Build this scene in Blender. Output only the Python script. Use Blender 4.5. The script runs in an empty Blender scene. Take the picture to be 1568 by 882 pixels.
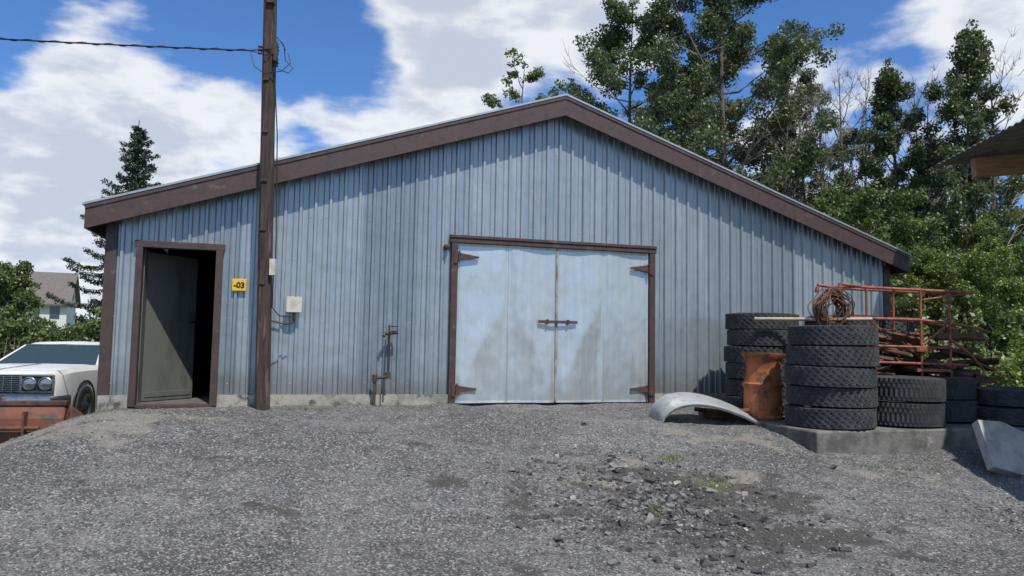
import bpy, math, random
import numpy as np
from mathutils import Vector, Matrix, Euler, noise
R=random.Random(7)
S=bpy.context.scene
# ------------------------------------------------------------------ helpers
def link(o,parent=None):
    S.collection.objects.link(o)
    if parent is not None: o.parent=parent
    return o
def empty(name,loc=(0,0,0),rz=0.0):
    e=bpy.data.objects.new(name,None); e.empty_display_size=.2
    e.location=loc; e.rotation_euler=(0,0,rz); return link(e)
class MB:
    def __init__(s): s.v=[];s.f=[];s.m=[]
    def add(s,vs,fs,mat=0,M=None):
        b=len(s.v)
        if M is not None: vs=[tuple(M@Vector(p)) for p in vs]
        s.v+= [tuple(p) for p in vs]; s.f+=[tuple(i+b for i in f) for f in fs]; s.m+=[mat]*len(fs)
    def box(s,x0,x1,y0,y1,z0,z1,mat=0,M=None):
        vs=[(x,y,z) for z in (z0,z1) for y in (y0,y1) for x in (x0,x1)]
        s.add(vs,[(0,2,3,1),(4,5,7,6),(0,1,5,4),(2,6,7,3),(0,4,6,2),(1,3,7,5)],mat,M)
    def tube(s,pts,r,n=8,mat=0,M=None,caps=True):
        pts=[Vector(p) for p in pts]
        if not isinstance(r,(list,tuple)): r=[r]*len(pts)
        vs=[];fs=[]
        ref=None
        for i,p in enumerate(pts):
            d=(pts[min(i+1,len(pts)-1)]-pts[max(i-1,0)])
            if d.length<1e-9: d=Vector((0,0,1))
            d.normalize()
            if ref is None:
                ref=Vector((0,0,1)) if abs(d.z)<.9 else Vector((1,0,0))
            a=(ref-d*ref.dot(d)); 
            if a.length<1e-4: a=d.orthogonal()
            a.normalize(); ref=a; b=d.cross(a)
            for k in range(n):
                t=2*math.pi*k/n
                vs.append(p+(a*math.cos(t)+b*math.sin(t))*r[i])
        for i in range(len(pts)-1):
            for k in range(n):
                k2=(k+1)%n
                fs.append((i*n+k,i*n+k2,(i+1)*n+k2,(i+1)*n+k))
        if caps:
            fs.append(tuple(range(n-1,-1,-1))); fs.append(tuple((len(pts)-1)*n+k for k in range(n)))
        s.add(vs,fs,mat,M)
    def lathe(s,prof,n=32,mat=0,M=None,closed=False,rad=None):
        vs=[];fs=[];m=len(prof)
        for k in range(n):
            t=2*math.pi*k/n
            for j,(r,z) in enumerate(prof):
                rr=r if rad is None else rad(r,z,j,k)
                vs.append((rr*math.cos(t),rr*math.sin(t),z))
        for k in range(n):
            k2=(k+1)%n
            for j in range(m if closed else m-1):
                j2=(j+1)%m
                fs.append((k*m+j,k2*m+j,k2*m+j2,k*m+j2))
        s.add(vs,fs,mat,M)
    def obj(s,name,mats,parent=None,smooth=None,bevel=0,loc=None,rot=None):
        me=bpy.data.meshes.new(name); me.from_pydata(s.v,[],s.f)
        for m in mats: me.materials.append(m)
        me.polygons.foreach_set('material_index',s.m)
        if smooth is not None:
            me.polygons.foreach_set('use_smooth',[True]*len(s.f))
            me.set_sharp_from_angle(angle=math.radians(smooth))
        me.update()
        o=bpy.data.objects.new(name,me); link(o,parent)
        if loc: o.location=loc
        if rot: o.rotation_euler=rot
        if bevel:
            b=o.modifiers.new('b','BEVEL'); b.width=bevel; b.segments=2; b.limit_method='ANGLE'
        return o
# ------------------------------------------------------------------ materials
class NT:
    def __init__(s,nt): s.t=nt
    def n(s,typ,**kw):
        x=s.t.nodes.new(typ)
        for k,v in kw.items(): setattr(x,k,v)
        return x
    def l(s,a,b): s.t.links.new(a,b)
    def put(s,sock,v):
        if hasattr(v,'links'): s.l(v,sock)
        else: sock.default_value=v
    def math(s,op,a,b=0.0,c=None,clamp=False):
        x=s.n('ShaderNodeMath',operation=op,use_clamp=clamp); s.put(x.inputs[0],a); s.put(x.inputs[1],b)
        if c is not None: s.put(x.inputs[2],c)
        return x.outputs[0]
    def mix(s,f,a,b,blend='MIX'):
        x=s.n('ShaderNodeMix',data_type='RGBA',blend_type=blend)
        s.put(x.inputs[0],f)
        for i,c in ((6,a),(7,b)):
            if not hasattr(c,'links') and len(c)==3: c=(*c,1)
            s.put(x.inputs[i],c)
        return x.outputs[2]
    def noise(s,vec,scale,detail=4,rough=.55,dist=0):
        x=s.n('ShaderNodeTexNoise'); s.l(vec,x.inputs['Vector']); x.inputs['Scale'].default_value=scale
        x.inputs['Detail'].default_value=detail; x.inputs['Roughness'].default_value=rough; x.inputs['Distortion'].default_value=dist
        return x.outputs['Fac']
    def ramp(s,v,a,b,lo=0.,hi=1.,smooth=True):
        x=s.n('ShaderNodeMapRange',interpolation_type='SMOOTHSTEP' if smooth else 'LINEAR')
        s.put(x.inputs[0],v); s.put(x.inputs[1],a); s.put(x.inputs[2],b); s.put(x.inputs[3],lo); s.put(x.inputs[4],hi)
        return x.outputs[0]
    def map(s,vec,sc):
        x=s.n('ShaderNodeMapping'); s.l(vec,x.inputs[0]); x.inputs['Scale'].default_value=sc; return x.outputs[0]
def newmat(name):
    m=bpy.data.materials.new(name); m.use_nodes=True
    t=NT(m.node_tree); b=m.node_tree.nodes['Principled BSDF']
    return m,t,b
def bump(t,b,h,strength=.3,dist=.01):
    x=t.n('ShaderNodeBump'); x.inputs['Strength'].default_value=strength; x.inputs['Distance'].default_value=dist
    t.l(h,x.inputs['Height']); t.l(x.outputs[0],b.inputs['Normal'])
def mat(name,c1,c2=None,rough=.7,metal=0,scale=5,stretch=(1,1,1),lo=.4,hi=.65,c3=None,s3=2,lo3=.55,hi3=.7,bs=.3,bscale=None,bd=.01,spec=.5,rv=0.1):
    m,t,b=newmat(name); co=t.n('ShaderNodeTexCoord').outputs['Object']
    v=t.map(co,stretch); n1=t.noise(v,scale,4,.6)
    c2=c2 or tuple(x*.7 for x in c1)
    col=t.mix(t.ramp(n1,lo,hi),c1,c2)
    if c3:
        n3=t.noise(v,s3,5,.65); col=t.mix(t.ramp(n3,lo3,hi3),col,c3)
    t.l(col,b.inputs['Base Color'])
    t.l(t.ramp(n1,.3,.7,max(rough-rv,.02),min(rough+rv,1)),b.inputs['Roughness'])
    b.inputs['Metallic'].default_value=metal; b.inputs['Specular IOR Level'].default_value=spec
    if bs: bump(t,b,t.noise(v,bscale or scale*4,3,.6),bs,bd)
    return m
def sheet_mat(name,ca,cb,rough,metal,sheetw,bumpd,bscale=2.2,mott=.35,light=(.46,.47,.47),dirty=.6,scuff=1.0):
    m,t,b=newmat(name); co=t.n('ShaderNodeTexCoord').outputs['Object']
    sep=t.n('ShaderNodeSeparateXYZ'); t.l(co,sep.inputs[0])
    fl=t.math('FLOOR',t.math('DIVIDE',sep.outputs[0],sheetw))
    wn=t.n('ShaderNodeTexWhiteNoise',noise_dimensions='1D'); t.l(fl,wn.inputs['W'])
    st=t.noise(t.map(co,(9,1,.35)),1.5,5,.65)
    cl=t.noise(co,1.1,3,.5)
    f=t.math('ADD',t.math('MULTIPLY',wn.outputs['Value'],.35),t.math('MULTIPLY',st,.65))
    col=t.mix(t.ramp(f,.22,.72),ca,cb)
    z=t.math('ADD',sep.outputs[2],t.math('MULTIPLY',cl,-.5))
    dirt=t.ramp(z,-.15,.35,dirty,0)
    col=t.mix(dirt,col,(.15,.14,.125))
    sp=t.noise(t.map(co,(16,1,1.6)),3,5,.7)
    col=t.mix(t.ramp(sp,.58,.74,0,mott),col,light)
    sp2=t.noise(t.map(co,(20,1,1.2)),2.2,5,.7)
    col=t.mix(t.ramp(sp2,.6,.76,0,mott*scuff),col,(.14,.15,.155))
    t.l(col,b.inputs['Base Color'])
    b.inputs['Metallic'].default_value=metal
    t.l(t.ramp(st,.3,.7,rough-.07,rough+.08),b.inputs['Roughness'])
    h=t.noise(t.map(co,(1.5,1,.9)),bscale,2,.5)
    bump(t,b,h,.7,bumpd)
    return m
M_wall=sheet_mat('wall_sheet_metal',(.225,.262,.288),(.35,.39,.412),.34,.45,.8,.035,light=(.48,.5,.5))
M_door=sheet_mat('galvanised_door_sheet',(.41,.455,.462),(.53,.57,.57),.30,.5,.77,.022,2.6,.4,(.66,.68,.67),.18,.35)
M_brown=mat('brown_trim_paint',(.07,.041,.036),(.046,.029,.026),rough=.55,scale=8,c3=(.13,.09,.075),s3=5,lo3=.58,hi3=.75,bs=.2)
M_pole=mat('weathered_pole_wood',(.06,.038,.03),(.028,.02,.017),rough=.85,scale=3,stretch=(8,8,.6),c3=(.14,.11,.085),s3=2.5,lo3=.54,hi3=.68,bs=.9,bscale=12)
M_conc=mat('concrete',(.34,.32,.28),(.2,.19,.165),rough=.9,scale=3,c3=(.08,.075,.065),s3=7,lo3=.52,hi3=.66,bs=.5,bscale=30)
M_concd=mat('dirty_concrete',(.16,.152,.135),(.085,.083,.076),rough=.95,scale=5,c3=(.24,.23,.2),s3=4,lo3=.58,hi3=.7,bs=.7,bscale=25)
M_slab=mat('grey_slab_concrete',(.34,.33,.3),(.24,.23,.21),rough=.95,scale=5,c3=(.16,.15,.13),s3=4,lo3=.58,hi3=.7,bs=.5,bscale=25)
M_roof=mat('roof_sheet',(.42,.44,.45),(.33,.35,.36),rough=.45,metal=.6,scale=3)
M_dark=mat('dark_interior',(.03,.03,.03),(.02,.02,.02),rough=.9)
M_leafdoor=mat('grey_green_door_paint',(.12,.125,.108),(.08,.083,.073),rough=.6,scale=3,stretch=(1,1,.4),c3=(.055,.055,.05),s3=4)
M_floor=mat('barn_floor',(.1,.095,.085),(.06,.058,.052),rough=.95)
M_yellow=mat('yellow_sign_face',(.72,.47,.03),(.62,.4,.03),rough=.5,scale=9,bs=0)
M_black=mat('black_paint',(.015,.015,.015),(.01,.01,.01),rough=.5,bs=0)
M_white=mat('off_white_plastic',(.55,.52,.44),(.42,.4,.33),rough=.6,scale=12,bs=0)
M_rust=mat('rusty_steel',(.13,.055,.03),(.08,.04,.025),rough=.85,scale=6,c3=(.04,.03,.026),s3=9,lo3=.5,hi3=.66,bs=.5)
M_rusto=mat('orange_rust',(.38,.12,.04),(.24,.08,.032),rough=.85,scale=4,c3=(.09,.05,.028),s3=7,lo3=.5,hi3=.64,bs=.5)
M_bucket=mat('worn_red_brown_steel',(.19,.065,.04),(.12,.05,.035),rough=.8,scale=3,c3=(.07,.055,.05),s3=4,lo3=.48,hi3=.62,bs=.5)
M_redp=mat('faded_orange_red_paint',(.34,.095,.05),(.21,.065,.04),rough=.7,scale=8,c3=(.09,.045,.03),s3=11,lo3=.5,hi3=.64,bs=.2)
M_pipe=mat('dark_iron_pipe',(.06,.045,.04),(.1,.06,.045),rough=.7,metal=.3,scale=14)
M_rub=mat('weathered_rubber',(.028,.030,.033),(.052,.053,.055),rough=.8,scale=6,c3=(.11,.105,.095),s3=14,lo3=.58,hi3=.75,bs=.35,bscale=60,spec=.35)
M_cable=mat('black_cable',(.015,.015,.016),(.02,.02,.02),rough=.6,bs=0)
M_tin=mat('bare_aluminium_fender',(.5,.51,.5),(.36,.37,.37),rough=.45,metal=.5,scale=4,c3=(.27,.24,.2),s3=6)
M_wood=mat('sawn_timber',(.36,.2,.11),(.26,.14,.075),rough=.8,scale=2,stretch=(1,8,8),bs=.4)
M_woodl=mat('grey_stick_wood',(.45,.37,.26),(.3,.25,.18),rough=.85,scale=3,stretch=(1,8,8))
M_carp=mat('white_car_paint',(.68,.68,.66),(.58,.58,.55),rough=.3,scale=2,c3=(.4,.37,.32),s3=4,lo3=.6,hi3=.78,bs=0)
M_chrome=mat('dull_chrome',(.5,.5,.5),(.35,.34,.33),rough=.25,metal=1,scale=12,bs=.1)
M_glass,_t,_b=newmat('car_glass'); _b.inputs['Base Color'].default_value=(.03,.05,.05,1); _b.inputs['Roughness'].default_value=.06; _b.inputs['Specular IOR Level'].default_value=.8
M_lamp,_t,_b=newmat('headlamp_glass'); _b.inputs['Base Color'].default_value=(.3,.32,.33,1); _b.inputs['Roughness'].default_value=.08; _b.inputs['Metallic'].default_value=.7
M_shing=mat('grey_shingles',(.15,.132,.12),(.11,.1,.09),rough=.95,scale=9)
M_siding=mat('white_siding',(.6,.6,.56),(.55,.55,.5),rough=.8)
M_bark=mat('bark',(.13,.11,.09),(.07,.06,.05),rough=.95,scale=6,stretch=(3,3,.5),bs=.6)
M_bare=mat('bare_twigs',(.26,.23,.2),(.18,.16,.14),rough=.95,bs=0)
def leafmat(name,ca,cb,cc,trans=.25):
    m,t,b=newmat(name)
    g=t.n('ShaderNodeNewGeometry'); r=g.outputs['Random Per Island']
    co=t.n('ShaderNodeTexCoord').outputs['Object']
    cl=t.noise(co,.55,2,.5)
    c=t.mix(r,ca,cb); c=t.mix(t.ramp(cl,.45,.62,0,.7),c,cc)
    out=t.t.nodes['Material Output']
    b.inputs['Roughness'].default_value=.45; b.inputs['Specular IOR Level'].default_value=.5
    t.l(c,b.inputs['Base Color'])
    tr=t.n('ShaderNodeBsdfTranslucent'); t.l(t.mix(1.0,c,(1.2,1.3,.6),'MULTIPLY'),tr.inputs[0])
    ms=t.n('ShaderNodeMixShader'); ms.inputs[0].default_value=trans
    t.l(b.outputs[0],ms.inputs[1]); t.l(tr.outputs[0],ms.inputs[2]); t.l(ms.outputs[0],out.inputs[0])
    return m
L_pop=leafmat('poplar_leaves',(.055,.077,.034),(.145,.175,.09),(.085,.112,.048),.28)
L_pops=leafmat('silvery_poplar_leaves',(.1,.122,.085),(.235,.26,.19),(.13,.155,.1),.28)
L_bush=leafmat('bush_leaves',(.062,.095,.03),(.165,.2,.075),(.1,.14,.045),.28)
L_spr=leafmat('spruce_needles',(.02,.035,.022),(.05,.07,.04),(.025,.045,.025),.1)
L_weed=leafmat('weed_leaves',(.1,.145,.035),(.22,.27,.08),(.15,.195,.05),.3)
# ------------------------------------------------------------------ camera
cd=bpy.data.cameras.new('camera'); cam=bpy.data.objects.new('camera',cd); S.collection.objects.link(cam)
cd.lens=26; cd.sensor_width=36; cd.clip_end=3000
CZ=.9
cam.matrix_world=Matrix.Translation((0,0,CZ))@Euler((math.radians(94.24),0,0)).to_matrix().to_4x4()@Matrix.Rotation(math.radians(1.0),4,'Z')
S.camera=cam
# ------------------------------------------------------------------ sun + sky
S.view_settings.view_transform='Standard'
sh=Vector((.50,-.866)).normalized(); EL=math.radians(60)
sd=Vector((sh.x*math.cos(EL),sh.y*math.cos(EL),math.sin(EL)))
sl=bpy.data.lights.new('sun','SUN'); sl.energy=5.0; sl.angle=math.radians(.5); sl.color=(1,.955,.88)
so=link(bpy.data.objects.new('sun',sl)); so.rotation_euler=sd.to_track_quat('Z','Y').to_euler(); so.location=(10,-20,30)
W=bpy.data.worlds.new('World'); S.world=W; W.use_nodes=True
t=NT(W.node_tree); bg=W.node_tree.nodes['Background']
sky=t.n('ShaderNodeTexSky',sky_type='NISHITA'); sky.sun_disc=False; sky.sun_elevation=EL; sky.sun_rotation=math.atan2(sh.x,sh.y)
sky.air_density=1.0; sky.dust_density=.3; sky.ozone_density=2.0
bg.inputs['Strength'].default_value=.1
co=t.n('ShaderNodeTexCoord').outputs['Generated']
sep=t.n('ShaderNodeSeparateXYZ'); t.l(co,sep.inputs[0])
den=t.math('ADD',t.math('MAXIMUM',sep.outputs[2],0),.35)
cmb=t.n('ShaderNodeCombineXYZ'); t.l(t.math('DIVIDE',sep.outputs[0],den),cmb.inputs[0]); t.l(t.math('DIVIDE',sep.outputs[1],den),cmb.inputs[1]); t.l(t.math('MULTIPLY',sep.outputs[2],2.5),cmb.inputs[2])
cv=cmb.outputs[0]
n1=t.noise(cv,3.6,8,.55,.05); n2=t.noise(cv,7.5,5,.55)
acc=t.math('MULTIPLY',t.math('SUBTRACT',n1,.5),1.9)
def dirv(px,py):   # azimuth / elevation of the cloud centres in degrees
    a,e=math.radians(px),math.radians(py); return (math.sin(a)*math.cos(e),math.cos(a)*math.cos(e),math.sin(e))
for az,el,r,amp in [(-27.5,17.5,6.5,.36),(-31,13.5,7,.34),(-34,7,6,.34),(-20,12.5,6.5,.32),(-27,6,7,.3),(-38,12,6,.2),(-2,24.5,8,.32),(-7,27,8,.32),(-4,19,5,.28),(-12.5,17.5,3.5,.32),(7,26,5,.34),(9,23,4,.3),
                    (33.5,24,5,.4),(34,18.5,4,.32),(24,12,7,.22),(20,17,4,.22),(60,25,18,.2),(-70,25,25,.2),(120,30,30,.2),(-140,35,30,.2),(180,30,20,.15)]:
    d=t.n('ShaderNodeVectorMath',operation='DOT_PRODUCT'); t.l(co,d.inputs[0]); d.inputs[1].default_value=dirv(az,el)
    acc=t.math('ADD',acc,t.ramp(d.outputs['Value'],math.cos(math.radians(r*1.3)),1.0,0,amp))
for az,el,r,amp in [(-17,24,9,.35),(-38,26,8,.35),(1.5,18.5,4,.2),(17,22,8,.2),(-38,18,4,.25),(-14,12,3,.15)]:
    d=t.n('ShaderNodeVectorMath',operation='DOT_PRODUCT'); t.l(co,d.inputs[0]); d.inputs[1].default_value=dirv(az,el)
    acc=t.math('SUBTRACT',acc,t.ramp(d.outputs['Value'],math.cos(math.radians(r*1.25)),1.0,0,amp))
mask=t.ramp(acc,.02,.38)
hue=t.mix(1.0,sky.outputs[0],(.66,1.02,1.5),'MULTIPLY')
shade=t.ramp(t.math('ADD',acc,t.math('MULTIPLY',t.math('SUBTRACT',n2,.5),1.7)),.3,.85)
ccol=t.mix(shade,(9.0,9.2,9.5),(5.9,6.4,7.4))
t.l(t.mix(t.math('MULTIPLY',mask,.93),hue,ccol),bg.inputs['Color'])
# ------------------------------------------------------------------ terrain
AL=math.radians(16.44); OX,OY=-5.2,9.47; ex,ey=math.cos(AL),math.sin(AL)
def uv(x,y):
    dx,dy=x-OX,y-OY; return dx*ex+dy*ey, dx*ey-dy*ex
def world(u,v): return OX+u*ex+v*ey, OY+u*ey-v*ex
def ss(a,b,x):
    q=min(max((x-a)/(b-a),0),1); return q*q*(3-2*q)
def gz0(x,y):
    u,v=uv(x,y)
    h=-.65*ss(.7,6.2,v)
    s=ss(.35,-1.9,u); h=h*(1-s)-.62*s
    s=ss(8.1,8.8,u); h=h*(1-s)+min(h,-.33)*s
    if v<0: 
        s=ss(0,-.5,v); h=h*(1-s)-.62*s
    return h
def gz(x,y):
    h=gz0(x,y)
    if abs(x)<15 and -2<y<15:
        p=Vector((x,y,0))
        h+=.05*noise.noise(p*.8)+.026*noise.noise(p*2.7+Vector((5,1,2)))+.013*noise.noise(p*9)
        d=math.hypot((x-1.35)/1.3,(y-6.9)/1.5)
        if d<1: h+= (1-d)*(.06*noise.noise(p*4.5)-.025)
    return h
def axis(a,b,st,far):
    c=list(np.arange(a,b,st)); s=st
    lo=[];x=a
    while x>-far: s*=1.25; x-=s; lo.append(x)
    s=st;x=c[-1];hi=[]
    while x<far: s*=1.25; x+=s; hi.append(x)
    return lo[::-1]+c+hi
xs=axis(-8.5,8.5,.055,900); ys=axis(3.6,13,.05,900)
nx,ny=len(xs),len(ys); V=[];A=[]
def patch(x,y,cx,cy,rx,ry,k=1.2):
    d=math.hypot((x-cx)/rx,(y-cy)/ry)
    if d>2.4: return 0
    d+=1.4*noise.fractal(Vector((x*2.6+cx,y*2.6,1.7)),.8,2,5)
    return max(0,min(1,(1-d)*k))
tan=[(-4.2,8.2,.9,.5),(-4.0,7.7,.7,.4),(-5.0,8.0,.5,.5),(-3.4,8.6,.6,.2),(3.9,8.05,.45,.2),(2.9,8.9,.9,.25),(4.7,7.9,.3,.15),(1.3,7.9,.4,.2),(.9,7.2,.45,.35),(2.2,7.5,.4,.3)]
drk=[(1.9,6.0,.7,.5),(1.1,5.9,.8,.45),(.75,8.05,.35,.2),(1.5,6.9,1.0,.8),(-.9,7.9,.2,.09),(-3.3,6.35,.22,.08),(-2.0,6.0,.25,.08),(.3,6.2,.35,.25),(2.5,6.1,.6,.4),(.1,5.2,.4,.2),(2.2,6.5,.4,.5),(-2.6,7.2,.5,.12),(-.3,6.9,.35,.15),(-1.6,8.2,.35,.08),(1.2,7.6,.5,.3)]
grn=[(1.75,8.1,.15,.1),(2.0,7.35,.2,.1),(1.3,6.6,.12,.08)]
for y in ys:
    for x in xs:
        V.append((x,y,gz(x,y)))
        near=abs(x)<9 and 3<y<13
        if near:
            a=max(patch(x,y,*p) for p in tan); b=max(patch(x,y,*p) for p in drk); g=max(patch(x,y,*p) for p in grn)
        else: a=b=g=0
        u,v=uv(x,y)
        f=max(ss(12.2,12.8,y-.29*x+.9 if x<-5 else y-.3*x+.3), ss(-1,-2.,v), ss(9,13,abs(x)) if y>3 else 0)
        A+= [a,b,max(g,0),f]
F=[(j*nx+i,j*nx+i+1,(j+1)*nx+i+1,(j+1)*nx+i) for j in range(ny-1) for i in range(nx-1)]
me=bpy.data.meshes.new('ground'); me.from_pydata(V,[],F); me.polygons.foreach_set('use_smooth',[True]*len(F))
ca=me.color_attributes.new('mask','FLOAT_COLOR','POINT'); ca.data.foreach_set('color',A)
m,t,b=newmat('gravel_ground')
co=t.n('ShaderNodeTexCoord').outputs['Object']
at=t.n('ShaderNodeAttribute',attribute_name='mask'); sp=t.n('ShaderNodeSeparateColor'); t.l(at.outputs['Color'],sp.inputs[0])
big=t.noise(co,.6,4,.65); mid=t.noise(co,4,6,.72); fine=t.noise(co,90,3,.75)
c=t.mix(t.ramp(big,.38,.6),(.085,.083,.08),(.15,.147,.142))
c=t.mix(t.ramp(mid,.42,.6,0,.7),c,(.06,.059,.058))
c=t.mix(t.ramp(t.noise(co,1.3,6,.72),.53,.68,0,.45),c,(.2,.192,.178))
vo=t.n('ShaderNodeTexVoronoi'); t.l(co,vo.inputs['Vector']); vo.inputs['Scale'].default_value=75
vs=t.n('ShaderNodeSeparateColor'); t.l(vo.outputs['Color'],vs.inputs[0])
c=t.mix(t.ramp(vs.outputs[0],.58,.95,0,.8),c,(.31,.305,.295))
c=t.mix(t.ramp(vs.outputs[1],.6,.95,0,.75),c,(.035,.035,.035))
vo2=t.n('ShaderNodeTexVoronoi'); t.l(co,vo2.inputs['Vector']); vo2.inputs['Scale'].default_value=28
v2=t.n('ShaderNodeSeparateColor'); t.l(vo2.outputs['Color'],v2.inputs[0])
c=t.mix(t.math('MULTIPLY',t.ramp(v2.outputs[0],.82,.94,0,.7),t.ramp(vo2.outputs['Distance'],.5,.3)),c,(.34,.335,.32))
m5=t.math('SUBTRACT',mid,.5)
c=t.mix(t.ramp(t.math('ADD',sp.outputs[0],t.math('MULTIPLY',m5,1.8)),.15,.95,0,.62),c,t.mix(t.ramp(fine,.35,.65),(.15,.138,.115),(.34,.31,.255)))
c=t.mix(t.ramp(t.math('ADD',sp.outputs[1],t.math('MULTIPLY',m5,1.8)),.1,.8,0,.8),c,t.mix(t.ramp(fine,.35,.65),(.024,.022,.02),(.085,.079,.071)))
c=t.mix(t.ramp(t.math('ADD',sp.outputs[2],t.math('MULTIPLY',m5,1.4)),.15,.8,0,.5),c,(.1,.12,.04))
gr=t.mix(mid,(.06,.09,.03),(.14,.16,.06))
c=t.mix(at.outputs['Alpha'],c,gr)
t.l(c,b.inputs['Base Color']); b.inputs['Roughness'].default_value=.93; b.inputs['Specular IOR Level'].default_value=.25
h=t.math('ADD',t.math('MULTIPLY',fine,.6),t.math('MULTIPLY',t.math('SUBTRACT',1,vo.outputs['Distance']),.5))
h=t.math('ADD',h,t.math('MULTIPLY',mid,2.6))
bump(t,b,h,.9,.016)
me.materials.append(m)
ground=link(bpy.data.objects.new('ground',me))
def stones(name,gen,n,mats,seed,wts=(5,3,2)):
    r=random.Random(seed); mb=MB()
    cube=[(-1,-1,-1),(1,-1,-1),(1,1,-1),(-1,1,-1),(-1,-1,1),(1,-1,1),(1,1,1),(-1,1,1)]
    fs=[(0,3,2,1),(4,5,6,7),(0,1,5,4),(1,2,6,5),(2,3,7,6),(3,0,4,7)]
    for i in range(n):
        x,y,s=gen(r)
        Mx=Matrix.Translation((x,y,gz(x,y)+s*.15))@Euler((r.uniform(-.5,.5),r.uniform(-.5,.5),r.uniform(0,6))).to_matrix().to_4x4()@Matrix.Diagonal((s*r.uniform(.7,1.3),s*r.uniform(.6,1),s*r.uniform(.35,.7),1))
        vs=[(a*r.uniform(.4,1),b_*r.uniform(.4,1),c_*r.uniform(.4,1)) for a,b_,c_ in cube]
        mb.add(vs,fs,r.choices(range(len(mats)),wts)[0],Mx)
    return mb.obj(name,mats)
M_st1=mat('grey_stone',(.18,.176,.168),(.12,.118,.113),rough=.9,scale=20,bs=0)
M_st2=mat('dark_asphalt_chunk',(.045,.044,.043),(.075,.072,.068),rough=.9,scale=20,bs=0)
M_st3=mat('pale_stone',(.32,.30,.27),(.24,.225,.2),rough=.9,scale=20,bs=0)
def g1(r):
    y=3.8+5.5*r.random()**1.2; return r.uniform(-.75,.75)*y,y,r.uniform(.005,.013)
stones('gravel',g1,9000,[M_st1,M_st3,M_st2],3)
def g2(r):
    a=r.uniform(0,6.28); q=abs(r.gauss(0,.5)); return 1.4+math.cos(a)*q*1.6,6.7+math.sin(a)*q*1.9,min(.05,r.uniform(.006,.016)+r.random()**8*.04)
stones('broken_asphalt_rubble',g2,2600,[M_st2,M_st1,M_st3],5,(6,4,.7))
def g3(r):
    return r.gauss(5.0,.35),r.gauss(6.9,.35),r.uniform(.008,.02)
stones('loose_rubble',g3,500,[M_st1,M_st3,M_st2],8)
# ------------------------------------------------------------------ barn
barn=empty('metal_barn',(OX,OY,0),AL)
BW=12.28; RU=6.15; D=10
def ztop(u,off=0): return 4.65-.331*abs(u-RU)-off
prof=[(0,0),(.052,0),(.062,-.010),(.072,0),(.125,0),(.14,-.032),(.172,-.032),(.187,0)]
pts=[]
k=0
while k*.2<BW:
    for a,y in prof:
        if k*.2+a<BW: pts.append((k*.2+a,y))
    k+=1
pts.append((BW,0))
def yat(u):
    for (a,ya),(b2,yb) in zip(pts,pts[1:]):
        if a<=u<=b2: return ya+(yb-ya)*(u-a)/(b2-a+1e-9)
    return 0
for u in (.39,1.31,4.56,7.67,RU): pts.append((u,yat(u)))
pts=sorted(set(pts))
mb=MB()
for (a,ya),(c_,yb) in zip(pts,pts[1:]):
    um=(a+c_)/2; z0=.15
    if .39<um<1.31: z0=2.08
    if 4.56<um<7.67: z0=2.38
    mb.add([(a,ya,z0),(c_,yb,z0),(c_,yb,ztop(c_,.06)),(a,ya,ztop(a,.06))],[(0,1,2,3)])
mb.obj('front_wall_corrugated_sheets',[M_wall],barn)
mb=MB()
for zr in (.3,1.15,2.0,2.6,3.2,3.8):
    k=0
    while k*.2<BW-.1:
        u=k*.2+.1; k+=1
        if zr>ztop(u)-.5 or (.25<u<1.4 and zr<2.2) or (4.4<u<7.8 and zr<2.5): continue
        if R.random()<.25: continue
        zz=zr+R.uniform(-.008,.008)
        mb.lathe([(.0001,-.0),(.008,0.0),(.008,.004),(.0001,.007)],6,0,Matrix.Translation((u,-.001,zz))@Matrix.Rotation(math.pi/2,4,'X'))
mb.obj('wall_screws',[mat('screw_heads',(.5,.51,.52),(.3,.3,.3),rough=.5,bs=0)],barn)
mb=MB()
mb.box(0,.06,.03,D,-.6,2.45); mb.box(BW-.06,BW,.03,D,-.6,2.45)
mb.add([(0,D,-.6),(BW,D,-.6),(BW,D,ztop(BW,.1)),(RU,D,ztop(RU,.1)),(0,D,ztop(0,.1))],[(0,1,2,3,4)])
mb.obj('side_and_back_walls',[M_wall],barn)
mb=MB()
mb.box(.07,BW-.07,.05,D-.05,-.1,.03,0); mb.obj('floor_slab',[M_floor],barn)
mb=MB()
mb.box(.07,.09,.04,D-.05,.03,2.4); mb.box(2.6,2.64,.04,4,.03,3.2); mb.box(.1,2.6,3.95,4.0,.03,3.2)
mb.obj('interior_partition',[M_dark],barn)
mb=MB(); seg=[(-.02,.32),(1.385,4.475),(7.755,BW+.02)]
for a,c_ in seg:
    n=max(1,int((c_-a)/.12)); 
    for i in range(n):
        x0=a+(c_-a)*i/n; x1=a+(c_-a)*(i+1)/n
        mb.box(x0,x1,-.055+.012*noise.noise(Vector((x0*3,0,0))),.05,-.7,.147)
mb.box(-.06,.1,.05,D,-.7,.147); mb.box(BW-.1,BW+.05,.05,D,-.7,.147)
mb.obj('concrete_foundation',[M_conc],barn)
mb=MB()
for sgn,u0 in ((-1,-.27),(1,12.57)):
    zr=4.68; ze=ztop(u0)+.03
    vs=[(RU,-.27,zr),(u0,-.27,ze),(u0,D+.3,ze),(RU,D+.3,zr)]
    vs+= [(x,y,z-.028) for x,y,z in vs]
    mb.add(vs,[(0,1,2,3),(7,6,5,4),(0,4,5,1),(1,5,6,2),(2,6,7,3),(3,7,4,0)],0)
o=mb.obj('roof_sheets',[M_roof],barn)
mb=MB()
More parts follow.
